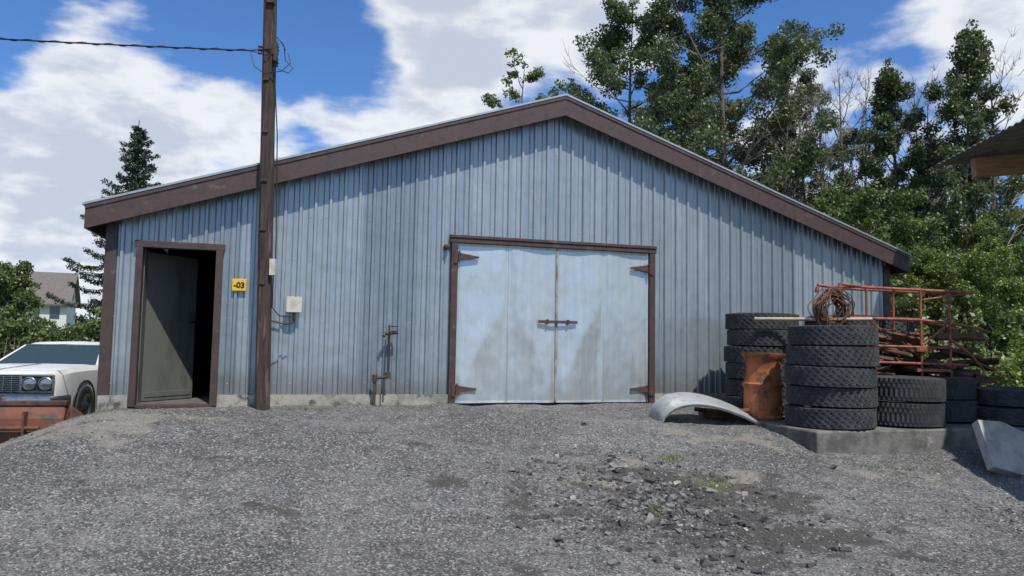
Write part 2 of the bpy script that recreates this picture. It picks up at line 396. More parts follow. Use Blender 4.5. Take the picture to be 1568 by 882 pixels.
def rake(y0,y1,top,bot,u0=-.24,u1=12.54):
    for a,c_ in ((u0,RU),(RU,u1)):
        vs=[(a,y0,ztop(a,top)),(c_,y0,ztop(c_,top)),(c_,y0,ztop(c_,bot)),(a,y0,ztop(a,bot))]
        vs+=[(x,y1,z) for x,_,z in vs]
        mb.add(vs,[(3,2,1,0),(4,5,6,7),(0,1,5,4),(2,3,7,6),(0,4,7,3),(1,2,6,5)])
rake(-.25,-.215,.0,.30); rake(-.262,-.253,.0,.05)
for a,c_ in ((-.24,RU),(RU,12.54)):
    mb.add([(a,-.215,ztop(a,.05)),(c_,-.215,ztop(c_,.05)),(c_,.0,ztop(c_,.05)),(a,.0,ztop(a,.05))],[(0,1,2,3)])
mb.box(-.24,-.21,-.213,D+.2,ztop(-.24,.30),ztop(-.24,.01)); mb.box(12.51,12.54,-.213,D+.2,ztop(12.54,.30),ztop(12.54,.01))
for uj in (1.62,3.9,8.4,10.2):
    mb.box(-.006,.006,-.2535,-.2512,-.30,-.02,0,Matrix.Translation((uj,0,ztop(uj))))
mb.obj('brown_fascia_boards',[M_brown],barn)
mb=MB()
mb.box(-.035,.10,-.05,.02,.14,2.36); mb.box(BW-.1,BW+.03,-.05,.02,.14,2.36)
mb.box(-.035,-.003,.02,.3,.14,2.36)
mb.obj('corner_trim',[M_brown],barn,bevel=.004)
mb=MB()
mb.box(.33,.41,-.07,.06,0,2.055); mb.box(1.295,1.38,-.07,.06,0,2.055); mb.box(.31,1.40,-.073,.06,2.055,2.145)
mb.box(.41,1.295,-.06,.06,-.02,.025)
mb.obj('small_door_frame',[M_brown],barn,bevel=.005)
mb=MB()
mb.box(4.48,4.575,-.075,.06,0,2.345); mb.box(7.655,7.75,-.075,.06,0,2.345); mb.box(4.455,7.77,-.08,.06,2.345,2.41); mb.box(4.455,7.77,-.095,.06,2.412,2.458)
mb.obj('big_door_frame',[M_brown],barn,bevel=.005)
mb=MB(); b_=math.radians(50); Ml=Matrix.Translation((.425,.29,.04))@Matrix.Rotation(b_,4,'Z')
mb.box(0,.84,-.0,.04,0,1.99,0,Ml)
mb.box(.04,.80,-.008,-.001,.05,.12,0,Ml); mb.box(.04,.80,-.008,-.001,1.86,1.94,0,Ml)
mb.box(.33,.42,.062,.30,.03,2.05)
mb.obj('open_door_leaf',[M_leafdoor],barn,bevel=.003)
mb=MB(); mb.tube([(.77,-.01,1.08),(.77,-.06,1.08),(.68,-.06,1.08)],.011,8,0,Ml); mb.obj('door_handle',[M_chrome],barn)
mb=MB()
sheets=[(4.585,5.35,1),(5.352,6.107,-1),(6.123,6.885,1),(6.887,7.648,-1)]
for si,(a,c_,sg) in enumerate(sheets):
    nu,nz=26,64; vs=[];fs=[]
    for j in range(nz+1):
        for i in range(nu+1):
            fu=i/nu; fz=j/nz; u=a+(c_-a)*fu; z=.02+2.32*fz
            g1_=fu if sg>0 else 1-fu
            q1=abs(g1_-(.12+.85*fz)); q2=abs(g1_-(.12+1.5*abs(fz-.12)))
            y=-.018-.026*max(0,1-q1/.5)-.012*max(0,1-q2/.3)+.010*noise.noise(Vector((u*2.2,z*1.6,si)))+.0045*noise.noise(Vector((u*7,z*5,si)))
            e=min(fu,1-fu)*(c_-a); y=-.020+(y+.020)*min(1,e/.07)
            if min(e,min(fz,1-fz)*2.3)<.018: y-=.008
            vs.append((u,y-(.003 if si in(1,2) else 0),z))
    for j in range(nz):
        for i in range(nu):
            q=j*(nu+1)+i; fs.append((q,q+1,q+nu+2,q+nu+1))
    mb.add(vs,fs)
o=mb.obj('double_door_leaves',[M_door],barn,smooth=8)
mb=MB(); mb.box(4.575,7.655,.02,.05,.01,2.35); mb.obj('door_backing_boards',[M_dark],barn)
mb=MB()
for x0,sg,z in ((4.56,1,2.14),(4.56,1,.22),(7.67,-1,2.10),(7.67,-1,.22)):
    vs=[(x0,-.09,z-.055),(x0+sg*.06,-.09,z-.055),(x0+sg*.06,-.075,z-.05),(x0+sg*.33,-.075,z-.012),(x0+sg*.33,-.075,z+.012),(x0+sg*.06,-.075,z+.05),(x0+sg*.06,-.09,z+.055),(x0,-.09,z+.055)]
    vs+=[(x,-.045 ,zz) for x,y,zz in vs]
    n=8; f=[tuple(range(n)) if sg<0 else tuple(range(n))[::-1]]+[(i,(i+1)%n,n+(i+1)%n,n+i) for i in range(n)]
    mb.add(vs,f); mb.tube([(x0+sg*.03,-.1,z-.085),(x0+sg*.03,-.1,z+.085)],.014,8)
    mb.box(x0-sg*.02-.025,x0-sg*.02+.025,-.092,-.076,z-.1,z+.1)
mb.box(5.82,6.44,-.085,-.067,1.205,1.245); mb.box(5.95,5.98,-.095,-.045,1.19,1.26); mb.box(6.28,6.31,-.095,-.045,1.19,1.26)
mb.obj('strap_hinges_and_latch_bar',[mat('hinge_brown',(.09,.04,.033),(.05,.03,.026),rough=.7,scale=20)],barn)
mb=MB(); mb.box(6.1,6.13,-.05,-.03,.03,2.33); mb.obj('door_meeting_stile',[mat('stile_rust',(.3,.3,.27),(.2,.13,.07),rough=.7,scale=5)],barn)
mb=MB(); mb.box(2.23,2.40,-.14,-.04,1.27,1.46,0); mb.box(2.215,2.415,-.155,-.14,1.26,1.47,0); mb.tube([(2.31,-.08,1.26),(2.31,-.08,1.12),(2.2,-.06,1.1),(1.95,-.06,1.16)],.012,8,1)
mb.obj('electrical_box',[M_white,M_pipe],barn,bevel=.006)
mb=MB(); mb.lathe([(.0001,0),(.04,0),(.045,.03),(.03,.06),(.03,.1),(.0001,.11)],16,0,Matrix.Translation((4.40,-.03,2.27))@Matrix.Rotation(math.pi/2,4,'X'))
mb.obj('lamp_socket',[M_pipe],barn)
mb=MB(); mb.box(1.51,1.69,-.055,-.042,1.53,1.69); sg_=mb.obj('number_sign_plate',[M_yellow],barn,bevel=.004)
fc=bpy.data.curves.new('digits','FONT'); fc.body='-03'; fc.size=.105; fc.extrude=.001; fc.align_x='CENTER'; fc.offset=.004
fo=bpy.data.objects.new('tmp',fc); S.collection.objects.link(fo)
bpy.context.view_layer.update()
dm=bpy.data.meshes.new_from_object(fo.evaluated_get(bpy.context.evaluated_depsgraph_get())); bpy.data.objects.remove(fo)
dm.materials.clear(); dm.materials.append(M_black)
do=bpy.data.objects.new('sign_digits',dm); link(do,barn); do.location=(1.6,-.058,1.572); do.rotation_euler=(math.pi/2,0,0)
px,py=world(3.52,.16)
fau=empty('water_standpipe',(px,py,0),AL)
mb=MB(); mb.tube([(-.1,0,-.1),(-.1,0,.36),(-.09,0,.38),(.06,0,.4),(.08,0,.42),(.08,0,1.0),(.09,-.02,1.03)],.02,10)
mb.tube([(-.1,0,.33),(-.1,0,.43)],.034,10); mb.tube([(.08,0,.37),(.08,0,.46)],.034,10); mb.tube([(.02,0,1.0),(.2,0,1.02)],.026,10)
mb.tube([(.08,0,.98),(.08,0,1.12)],.014,8); mb.lathe([(.03,-.008),(.05,-.008),(.055,0),(.05,.008),(.03,.008)],14,0,Matrix.Translation((.15,-.02,1.1)),closed=True); mb.tube([(.02,.0,1.0),(.0,-.03,.96)],.022,8)
mb.tube([(.02,0,.05),(.02,0,.4)],.011,8)
mb.obj('pipes_and_valve',[M_pipe],fau,smooth=40)
# ------------------------------------------------------------------ utility pole
pole=empty('utility_pole',(-3.19,9.62,0))
mb=MB(); N=14; H=6.6
vs=[];fs=[]
for i in range(N+1):
    z=-.3+(H+.3)*i/N; cx=-.022*z; w=.085-.0015*z+.003*noise.noise(Vector((z*2,0,4)))
    for (a,c_) in ((-1,-.55),(-.55,-1),(.55,-1),(1,-.55),(1,.55),(.55,1),(-.55,1),(-1,.55)):
        vs.append((cx+a*w,c_*w,z))
for i in range(N):
    for k in range(8): fs.append((i*8+k,i*8+(k+1)%8,(i+1)*8+(k+1)%8,(i+1)*8+k))
fs.append(tuple(N*8+k for k in range(8)))
mb.add(vs,fs); mb.obj('timber_post',[M_pole],pole)
mb=MB()
for z,sx in ((4.72,1),(4.55,1),(4.72,-1)):
    mb.lathe([(.0001,-.05),(.03,-.05),(.022,-.02),(.035,0),(.022,.02),(.03,.05),(.0001,.05)],12,0,Matrix.Translation((-.1+sx*.11,-.05,z)))
mb.box(-.13,-.04,-.12,.0,5.35,5.5,1); mb.box(.0,.04,-.14,-.08,4.55,4.8,1)
for z in (1.6,2.3,2.95,3.6,4.3): mb.box(-.022*z-.05,-.022*z+.03,-.1,-.08,z,z+.03,1)
mb.box(.05,.12,-.11,-.03,1.72,1.93,2)
mb.obj('insulators_and_brackets',[M_pipe,M_pipe,M_white],pole,smooth=40)
mb=MB()
def sag(a,b,s,n=14): 
    a=Vector(a);b=Vector(b); return [a.lerp(b,i/n)-Vector((0,0,s*4*(i/n)*(1-i/n))) for i in range(n+1)]
mb.tube(sag((-.35,-.03,4.72),(-12,-1.0,4.98),.1,30),.011,6)
tw=[]
for i,p in enumerate(sag((-.35,-.03,4.72),(-12,-1.0,4.98),.1,240)): tw.append(p+Vector((0,.012*math.cos(i*.9),.016*math.sin(i*.9))))
mb.tube(tw,.006,4)
mb.tube([(-.35,-.03,4.72),(-.28,-.05,4.5),(-.12,-.12,4.38),(.1,-.1,4.42),(.2,-.05,4.55),(.15,0,4.7)],.007,6)
mb.tube([(-.35,-.03,4.72),(-.1,-.12,4.62),(.05,-.1,4.85),(.13,-.05,4.72)],.006,6)
mb.tube([(.0,-.1,4.9),(.1,-.05,4.8),(.12,-.02,4.6),(.22,0,4.5),(.17,-.03,4.42),(.05,-.1,4.45)],.006,6)
mb.tube([(-.35,-.03,4.72),(-.05,-.1,4.72)],.008,6)
mb.tube([(.0,-.1,4.5),(.04,.02,3.6),(.08,.03,2.2),(.09,0,1.9)],.008,6)
mb.tube([(.09,-.06,1.72),(.09,-.05,1.3),(.14,.1,1.2),(.3,.22,1.2)],.008,6)
mb.obj('service_cables',[M_cable],pole,smooth=60)
# ------------------------------------------------------------------ concrete pad
pad=MB()
pxy=Matrix.Translation((3.54,8.6,0))@Matrix.Rotation(AL,4,'Z')
for i in range(3):
    x0=i*2.5; h=-.06+.01*noise.noise(Vector((i*1.3,0,0)))
    pad.box(x0+.002,x0+2.497,.0+.01*R.random(),3.1,-.6,h,0,pxy)
pad.obj('concrete_pad',[M_concd],None,bevel=.02)
PZ=-.055
# ------------------------------------------------------------------ tyres
def tyre_mesh(name,Rr,w,bead,seg=84,seed=0,block=3):
    hw=w/2
    rows=[.9,.62,.56,.22,.16,-.16,-.22,-.56,-.62,-.9]
    p=[(bead,hw*.72),(bead+.02,hw*.86),(bead+(Rr-bead)*.35,hw),(bead+(Rr-bead)*.7,hw*.99),(Rr-.02,hw*.93)]
    nt0=len(p)
    for i,q in enumerate(rows): p.append((Rr,hw*q))
    nt1=len(p)
    p+= [(Rr-.02,-hw*.93),(bead+(Rr-bead)*.7,-hw*.99),(bead+(Rr-bead)*.35,-hw),(bead+.02,-hw*.86),(bead,-hw*.72),(bead+.03,-hw*.5),(bead+.09,0),(bead+.03,hw*.5)]
    def rad(r,z,j,k):
        if nt0<=j<nt1:
            i=j-nt0
            off={0:0,1:0,2:1,3:1,4:2,5:2,6:0,7:0,8:1,9:1}[i]
            return r-(.016 if (k+off)%block==0 else 0)
        if j in (nt0-1,nt1): return r-(.010 if k%block==0 else 0)
        return r
    mb=MB(); mb.lathe(p,seg,0,None,True,rad)
    me_o=mb.obj('tmp_t',[M_rub]); me=me_o.data; me.name=name
    me.polygons.foreach_set('use_smooth',[True]*len(me.polygons)); me.set_sharp_from_angle(angle=math.radians(28))
    bpy.data.objects.remove(me_o); return me
T1=tyre_mesh('truck_tyre',.53,.245,.30,108); T2=tyre_mesh('wide_truck_tyre',.53,.30,.29,120,1,2); T3=tyre_mesh('tractor_tyre',.5,.22,.28,60,1,3)
def stack(name,x,y,z,n,me,w,r,lean=.012):
    e=empty(name,(x,y,z))
    zz=0
    for i in range(n):
        o=bpy.data.objects.new('tyre_%d'%(i+1),me); link(o,e)
        o.location=(r.uniform(-.02,.02)+lean*i*.4,r.uniform(-.02,.02),zz+w/2)
        o.rotation_euler=(r.uniform(-.015,.015),r.uniform(-.015,.015),r.uniform(0,6)); sc=r.uniform(.98,1.012); o.scale=(sc,sc,1)
        zz+=w*.985
    return e
r=random.Random(4)
stack('tire_stack',3.98,9.28,PZ,5,T1,.25,r)
stack('tire_stack',3.72,11.05,PZ,6,T1,.245,r)
stack('tire_stack',5.02,9.62,PZ,2,T2,.31,r)
stack('tire_stack',5.85,10.3,PZ,2,T2,.30,r)
stack('tire_stack',5.75,11.6,PZ,5,T3,.30,r)
stack('tire_stack',6.75,10.0,PZ,2,T3,.24,r)
stack('tire_stack',5.0,11.3,PZ,6,T1,.245,r)
mb=MB(); pr=[(.2,0),(.27,.0),(.275,.03),(.25,.05),(.245,.40),(.27,.43),(.275,.46),(.25,.48),(.225,.60),(.225,.68),(.25,.80),(.285,.84),(.29,.88),(.27,.88),(.2,.82),(.19,.5)]
mb.lathe(pr,44,0,None,True); mb.lathe([(.05,.74),(.2,.78)],24,0)
mb.box(-.05,.05,-.262,-.24,.1,.18)
mb.obj('rusty_drum',[M_rusto],None,smooth=35,loc=(3.42,10.1,PZ),rot=(.01,.015,1))
# ------------------------------------------------------------------ red steel frame rack
rk=empty('red_steel_frame',(4.55,10.25,0),math.radians(6))
mb=MB()
for dy,zz in ((0,0),(.62,.03)):
    mb.tube([(0.02,dy,1.80+zz),(.35,dy,1.76+zz),(2.0,dy,1.72+zz)],.022,8)
    mb.tube([(0.1,dy,1.33+zz),(1.2,dy,1.32+zz),(1.9,dy,1.25+zz),(2.15,dy-.1,1.17+zz)],.02,8)
    mb.tube([(.4,dy,.95),(1.65,dy,.93)],.018,8)
    mb.tube([(.5,dy,.72),(1.9,dy,.70)],.018,8)
    mb.tube([(.4,dy,PZ),(.4,dy,1.76)],.02,8); mb.tube([(1.2,dy,PZ),(1.2,dy,1.74)],.018,8); mb.tube([(1.64,dy,PZ),(1.63,dy,1.74)],.018,8)
    mb.tube([(.02,dy,1.80),(.0,dy,1.72)],.03,8)
for x,z in ((.35,1.77),(1.2,1.76),(1.63,1.75),(2.0,1.73),(.4,1.33),(1.2,1.33),(1.63,1.3),(.4,.95),(1.2,.94),(1.63,.7)):
    mb.tube([(x,0,z),(x,.62,z+.03)],.016,8)
mb.tube([(1.2,0,.95),(1.63,0,1.3)],.014,6); mb.tube([(.4,0,1.33),(1.2,.6,1.0)],.014,6); mb.tube([(1.2,0,1.6),(2.0,0,1.72)],.012,6)
mb.tube([(1.6,-.05,1.05),(1.9,-.05,.85),(2.1,-.05,.62)],.02,6); mb.box(1.1,1.35,-.05,.0,.88,.93); mb.box(1.1,1.6,-.05,.0,.6,.64)
mb.obj('tubes',[M_redp],rk,smooth=40)
sc=empty('scrap_metal_pile',(5.0,10.6,PZ))
mb=MB(); r=random.Random(12)
for i in range(48):
    x=r.uniform(.05,1.9); y=r.uniform(-.2,.7); z=.55+r.random()*.65; a=r.uniform(-.35,.35); l=r.uniform(.25,.8)
    if r.random()<.5: mb.tube([(x-l/2,y,z-a*.3),(x+l/2,y+r.uniform(-.3,.3),z+a*.3)],r.uniform(.015,.035),7)
    else: mb.box(-l/2,l/2,-.06,.06,-.02,.02,0,Matrix.Translation((x,y,z))@Euler((r.uniform(-.8,.8),a,r.uniform(-1,1))).to_matrix().to_4x4())
for x,z in ((.3,.62),(.9,.7),(1.4,.66),(.35,.85),(.4,1.0)):
    mb.lathe([(.1,-.03),(.26,-.04),(.28,0),(.26,.04),(.1,.03)],24,0,Matrix.Translation((x,.2,z))@Euler((.15,.1,0)).to_matrix().to_4x4(),closed=True)
for x in (.1,.8,1.7): mb.box(x,x+.06,.1,.6,0,.6)
mb.box(0,1.9,.0,.1,.5,.56); mb.box(0,1.9,.55,.65,.5,.56)
mb.obj('rusty_parts',[M_rust],sc,smooth=40)
mb=MB(); r=random.Random(3)
for k in range(46):
    p=[]; ph=r.uniform(0,6); rx=r.uniform(.12,.27); rz=r.uniform(.14,.29); ox,oz=r.uniform(-.05,.05),r.uniform(-.04,.04); tl=r.uniform(-.14,.14)
    for i in range(29):
        a=ph+i*2*math.pi/26
        p.append((ox+rx*math.cos(a)+.022*math.sin(5*a+ph),tl*math.sin(a+ph)+.05*math.cos(a),oz+rz*math.sin(a)+.022*math.cos(4*a)))
    mb.tube(p,.007,5)
mb.obj('wire_coil',[mat('rusty_wire',(.15,.075,.045),(.09,.05,.035),rough=.8,bs=0)],None,smooth=60,loc=(4.44,10.25,1.43))
mb=MB(); mb.tube([(3.45,10.5,1.30),(4.2,10.3,1.30),(4.95,10.15,1.31)],.024,8); mb.obj('wooden_pole_stick',[M_woodl],None,smooth=60)
# ------------------------------------------------------------------ loose fender
mb=MB(); n=30; vs=[];fs=[]
for i in range(n+1):
    t_=i/n
    x=1.5*t_; z=.34*max(0,math.sin(math.pi*t_**.6))**.75
    for yy,dz in ((0,-.03),(0,0),(.03,.01),(.47,.01),(.5,0),(.5,-.03)): vs.append((x,yy,z+dz))
for i in range(n):
    for k in range(5): q=i*6+k; fs.append((q,q+1,q+7,q+6))
mb.add(vs,fs)
o=mb.obj('truck_fender',[M_tin],None,smooth=30,loc=(1.92,9.5,gz(2.6,9.7)-.05),rot=(math.radians(13),math.radians(2),math.radians(8)))
sm=o.modifiers.new('s','SOLIDIFY'); sm.thickness=.006
mb=MB(); mb.tube([(2.5,10.1,.05),(2.8,9.95,.03),(3.2,10.0,.05)],.03,8); mb.box(2.6,3.0,10.0,10.3,-.06,.05); mb.obj('scrap_bracket',[M_rust],None)
# leaning broken slab (flat, angular)
mb=MB()
out=[(-.36,.0),(.10,-.05),(.42,.06),(.46,.5),(.1,.60),(-.30,.56)]
r=random.Random(5)
vs=[(a,-.05,b2) for a,b2 in out]+[(a+.01*r.random(),.05,b2-.01) for a,b2 in out]
nn=len(out); mb.add(vs,[tuple(range(nn)),tuple(range(2*nn-1,nn-1,-1))]+[(i,nn+i,nn+(i+1)%nn,(i+1)%nn) for i in range(nn)])
mb.obj('broken_concrete_slab',[M_slab],None,bevel=.006,loc=(5.55,8.25,-.42),rot=(math.radians(-30),math.radians(9),math.radians(20)))
# ------------------------------------------------------------------ open shed at right
shd=empty('open_shed')
mb=MB()
nseg=44
e0=Vector((6.3,5.1,3.98)); e1=Vector((7.05,12.2,3.98)); g0=Vector((12.5,4.6,4.5)); g1_=Vector((13.2,11.6,4.5))
vs=[];fs=[]
for i in range(nseg*4+1):
    q=i/(nseg*4); dz=.02 if i%4 in(1,2) else 0
    a=e0.lerp(e1,q); c_=g0.lerp(g1_,q); vs+=[(a.x,a.y,a.z+dz),(c_.x,c_.y,c_.z+dz)]
for i in range(nseg*4): fs.append((2*i,2*i+1,2*i+3,2*i+2))
mb.add(vs,fs,0)
o=mb.obj('roof_sheet',[mat('old_roof_sheet',(.2,.19,.175),(.13,.12,.11),rough=.6,metal=.3)],shd)
o.modifiers.new('s','SOLIDIFY').thickness=.012
mb=MB()
mb.box(0,6,-.07,.07,-.32,-.02,0,Matrix.Translation((7.3,11.6,3.97))@Matrix.Rotation(math.radians(-7),4,'Z')@Matrix.Rotation(math.radians(-4.5),4,'Y'))
mb.box(0,6,-.07,.07,-.32,-.02,0,Matrix.Translation((6.6,6.2,3.97))@Matrix.Rotation(math.radians(-7),4,'Z')@Matrix.Rotation(math.radians(-4.5),4,'Y'))
for x,y in ((8.6,11.4),(8.0,6.0),(12.2,11.0),(12,5.5)): mb.box(x-.1,x+.1,y-.1,y+.1,-.7,3.95)
mb.obj('beams_and_posts',[M_wood],shd,bevel=.006)
# ------------------------------------------------------------------ car
car=empty('parked_car',(-8.33,13.97,-.62),math.radians(8.6))
st=[(-2.65,.92,.95,.34,.64,.93,.90),(-2.58,.96,.99,.30,.64,.97,.94),(-2.2,.97,1.0,.27,.64,1.0,.96),(-1.6,.98,1.01,.26,.64,1.01,.98),(-1.0,.98,1.01,.25,.64,1.01,1.0),(-.6,.98,1.01,.25,.64,1.01,1.0),
(.4,.98,1.01,.25,.64,1.0,.98),(1.3,.98,1.01,.26,.64,1.02,.99),(2.1,.96,.99,.28,.63,.97,.95),(2.6,.92,.95,.32,.6,.9,.87)]
mb=MB(); vs=[];fs=[]
for y,wl,wm,zb,zm,zs,zc in st:
    half=[(wl*.8,zb-.02),(wl,zb),(wm,zm),(wm*.985,zs-.08),(wm*.93,zs),(wm*.80,zs-.015),(wm*.6,(zs+zc)/2+.0)]
    vs+=[(x,y,z) for x,z in half]+[(0,y,zc+.012)]+[(-x,y,z) for x,z in half[::-1]]
npp=15
for i in range(len(st)-1):
    for k in range(npp-1): q=i*npp+k; fs.append((q,q+npp,q+npp+1,q+1))
    fs.append((i*npp,i*npp+npp-1,(i+1)*npp+npp-1,(i+1)*npp))
fs.append(tuple(range(npp))); fs.append(tuple((len(st)-1)*npp+k for k in range(npp-1,-1,-1)))
mb.add(vs,fs); mb.obj('body',[M_carp],car,smooth=30)
mb=MB()
vs=[];fs=[]
rf=[(-.17,.655,1.335),(.1,.66,1.37),(.6,.66,1.385),(1.0,.65,1.37),(1.25,.63,1.33)]
for y,w,z in rf: vs+=[(-w,y,z-.035),(-w*.93,y,z),(0,y,z+.018),(w*.93,y,z),(w,y,z-.035)]
for i in range(len(rf)-1):
    for k in range(4): q=i*5+k; fs.append((q,q+1,q+6,q+5))
mb.add(vs,fs,0)
for s_ in (1,-1):
    mb.tube([(s_*.84,-.85,.98),(s_*.655,-.15,1.32)],.026,8,0); mb.tube([(s_*.83,1.9,.97),(s_*.64,1.22,1.31)],.06,8,0)
    mb.tube([(s_*.86,.85,.97),(s_*.66,.8,1.34)],.03,8,0)
    a=[(s_*.85,-.84,.97),(s_*.85,1.8,.97),(s_*.648,1.2,1.31),(s_*.655,-.16,1.31)]
    mb.add(a,[(0,1,2,3)],1)
mb.add([(-.84,-.87,.985),(.84,-.87,.985),(.655,-.17,1.328),(-.655,-.17,1.328)],[(0,1,2,3)],1)
mb.add([(-.8,1.9,.965),(.8,1.9,.965),(.63,1.25,1.32),(-.63,1.25,1.32)],[(3,2,1,0)],1)
mb.tube([(-.84,-.88,.99),(.84,-.88,.99)],.012,6,2); mb.tube([(-.655,-.18,1.335),(.655,-.18,1.335)],.012,6,2)
mb.obj('cabin',[M_carp,M_glass,M_chrome],car,smooth=35)
mb=MB()
GZ=.10
mb.box(-.90,.90,-2.70,-2.64,.52+GZ,.80+GZ,1)
for k in range(9): 
    z=.545+k*.028+GZ; mb.box(-.46,.46,-2.725,-2.70,z,z+.008,0)
for k in range(9):
    x=-.46+k*.115; mb.box(x-.005,x+.005,-2.727,-2.705,.53+GZ,.79+GZ,0)
for s_ in (1,-1):
    mb.box(min(s_*.47,s_*.93),max(s_*.47,s_*.93),-2.72,-2.70,.785+GZ,.805+GZ,0); mb.box(min(s_*.47,s_*.93),max(s_*.47,s_*.93),-2.72,-2.70,.535+GZ,.555+GZ,0)
    for cx in (.93,.475): mb.box(s_*cx-.012,s_*cx+.012,-2.72,-2.70,.535+GZ,.805+GZ,0)
    for cx in (.585,.815):
        Mh=Matrix.Translation((s_*cx,-2.70,.67+GZ))@Matrix.Rotation(math.pi/2,4,'X')
        mb.lathe([(.085,0),(.105,.0),(.105,.02),(.092,.028),(.085,.015)],24,0,Mh,True); mb.lathe([(.088,.01),(.06,.024),(.0001,.032)],24,2,Mh)
bp=[(-1.03,-2.3),(-1.03,-2.62),(-.93,-2.78),(0,-2.84),(.93,-2.78),(1.03,-2.62),(1.03,-2.3)]
vs=[];fs=[]
for x,y in bp: vs+=[(x*.97,y+.03,.58),(x,y,.55),(x*1.005,y-.015,.48),(x,y,.41),(x*.97,y+.03,.38)]
for i in range(6):
    for k in range(4): q=i*5+k; fs.append((q,q+5,q+6,q+1))
mb.add(vs,fs,0); mb.box(-.9,.9,-2.76,-2.6,.4,.57,1)
mb.box(-.3,-.24,-2.88,-2.8,.42,.6,0); mb.box(.24,.3,-2.88,-2.8,.42,.6,0)
mb.tube([(-.0,-2.62,.96),(0,-1,1.02)],.008,6,0)
for s_ in (1,-1): mb.box(min(s_*1.0,s_*1.016),max(s_*1.0,s_*1.016),-1.3,2.2,.3,.33,0)
mb.obj('grille_headlamps_bumper',[M_chrome,M_black,M_lamp],car,smooth=30)
mb=MB()
for y in (-1.72,1.5):
    for s_ in (1,-1):
        Mw=Matrix.Translation((s_*.90,y,.35))@Matrix.Rotation(s_*math.pi/2,4,'Y')
        mb.lathe([(.0001,.095),(.43,.095),(.43,.118),(.405,.118),(.405,.1)],32,0,Mw)
        mb.lathe([(.2,-.1),(.33,-.1),(.35,-.06),(.352,.07),(.335,.125),(.26,.135),(.2,.12)],36,1,Mw)
        mb.lathe([(.0001,.15),(.05,.15),(.09,.125),(.19,.11),(.205,.13)],28,2,Mw)
mb.obj('wheels_and_arches',[M_black,M_rub,M_chrome],car,smooth=35)
# ------------------------------------------------------------------ loader bucket
bk=empty('rusty_loader_bucket',(-6.95,9.9,-.64),math.radians(12))
mb=MB()
sp_=[(.0,.0),(-.05,.18),(-.04,.42),(.03,.60),(.1,.62)]
bw0,bw1=-1.3,.95
vs=[];fs=[]
for y,z in sp_: vs+=[(bw0,y,z),(bw1,y,z)]
for i in range(len(sp_)-1): fs.append((2*i,2*i+1,2*i+3,2*i+2))
mb.add(vs,fs,0)
mb.add([(bw0,0,0),(bw1,0,0),(bw1,.75,.0),(bw0,.75,.0)],[(0,1,2,3)],0)
for x in (bw0,bw1):
    mb.add([(x,0,0),(x,-.05,.18),(x,-.04,.42),(x,.03,.6),(x,.1,.62),(x,.4,.35),(x,.78,.06),(x,.78,0)],[tuple(range(8))],0)
o=mb.obj('shell',[M_bucket],bk); q=o.modifiers.new('s','SOLIDIFY'); q.thickness=.022; q.offset=0
mb=MB()
mb.box(bw0-.02,bw1+.02,-.01,.09,.59,.65,0); 
for x in (-.7,-.1,.5): mb.box(x,x+.03,-.16,-.03,.1,.52,0)
mb.tube([(-.9,-.12,.3),(.7,-.12,.3)],.03,8,0); mb.box(bw1-.1,bw1+.03,.66,.86,-.01,.03)
mb.add([(bw1+.03,-.02,.45),(bw1+.03,.1,.6),(bw1+.5,.5,.1),(bw1+.5,.3,.0),(bw1+.1,-.05,.0)],[(0,1,2,3,4)],0)
mb.obj('ribs_and_lip',[M_rust,M_black],bk,bevel=.006)
# ------------------------------------------------------------------ trees
def leaves(C,Rad,n,size,rng,squash=1.0,up=0.0):
    C=np.array(C);Rad=np.array(Rad)
    w=Rad**2; idx=rng.choice(len(C),n,p=w/w.sum())
    off=rng.normal(0,1,(n,3)); off/=np.linalg.norm(off,axis=1)[:,None]; off*=(rng.random(n)**.5)[:,None]
    off[:,2]*=squash
    P=C[idx]+off*Rad[idx][:,None]
    a=rng.normal(0,1,(n,3)); a/=np.linalg.norm(a,axis=1)[:,None]
    b=rng.normal(0,1,(n,3)); b-=a*(a*b).sum(1)[:,None]; b/=np.linalg.norm(b,axis=1)[:,None]
    s=(size*rng.uniform(.6,1.3,n))[:,None]
    return np.stack([P-a*s,P+b*s*.62,P+a*s,P-b*s*.62],1).reshape(-1,3)
def addleaf(mb,Q,mat_):
    b=len(mb.v); n=len(Q)//4
    mb.v+=list(map(tuple,Q.tolist())); mb.f+=[(b+4*i,b+4*i+1,b+4*i+2,b+4*i+3) for i in range(n)]; mb.m+=[mat_]*n
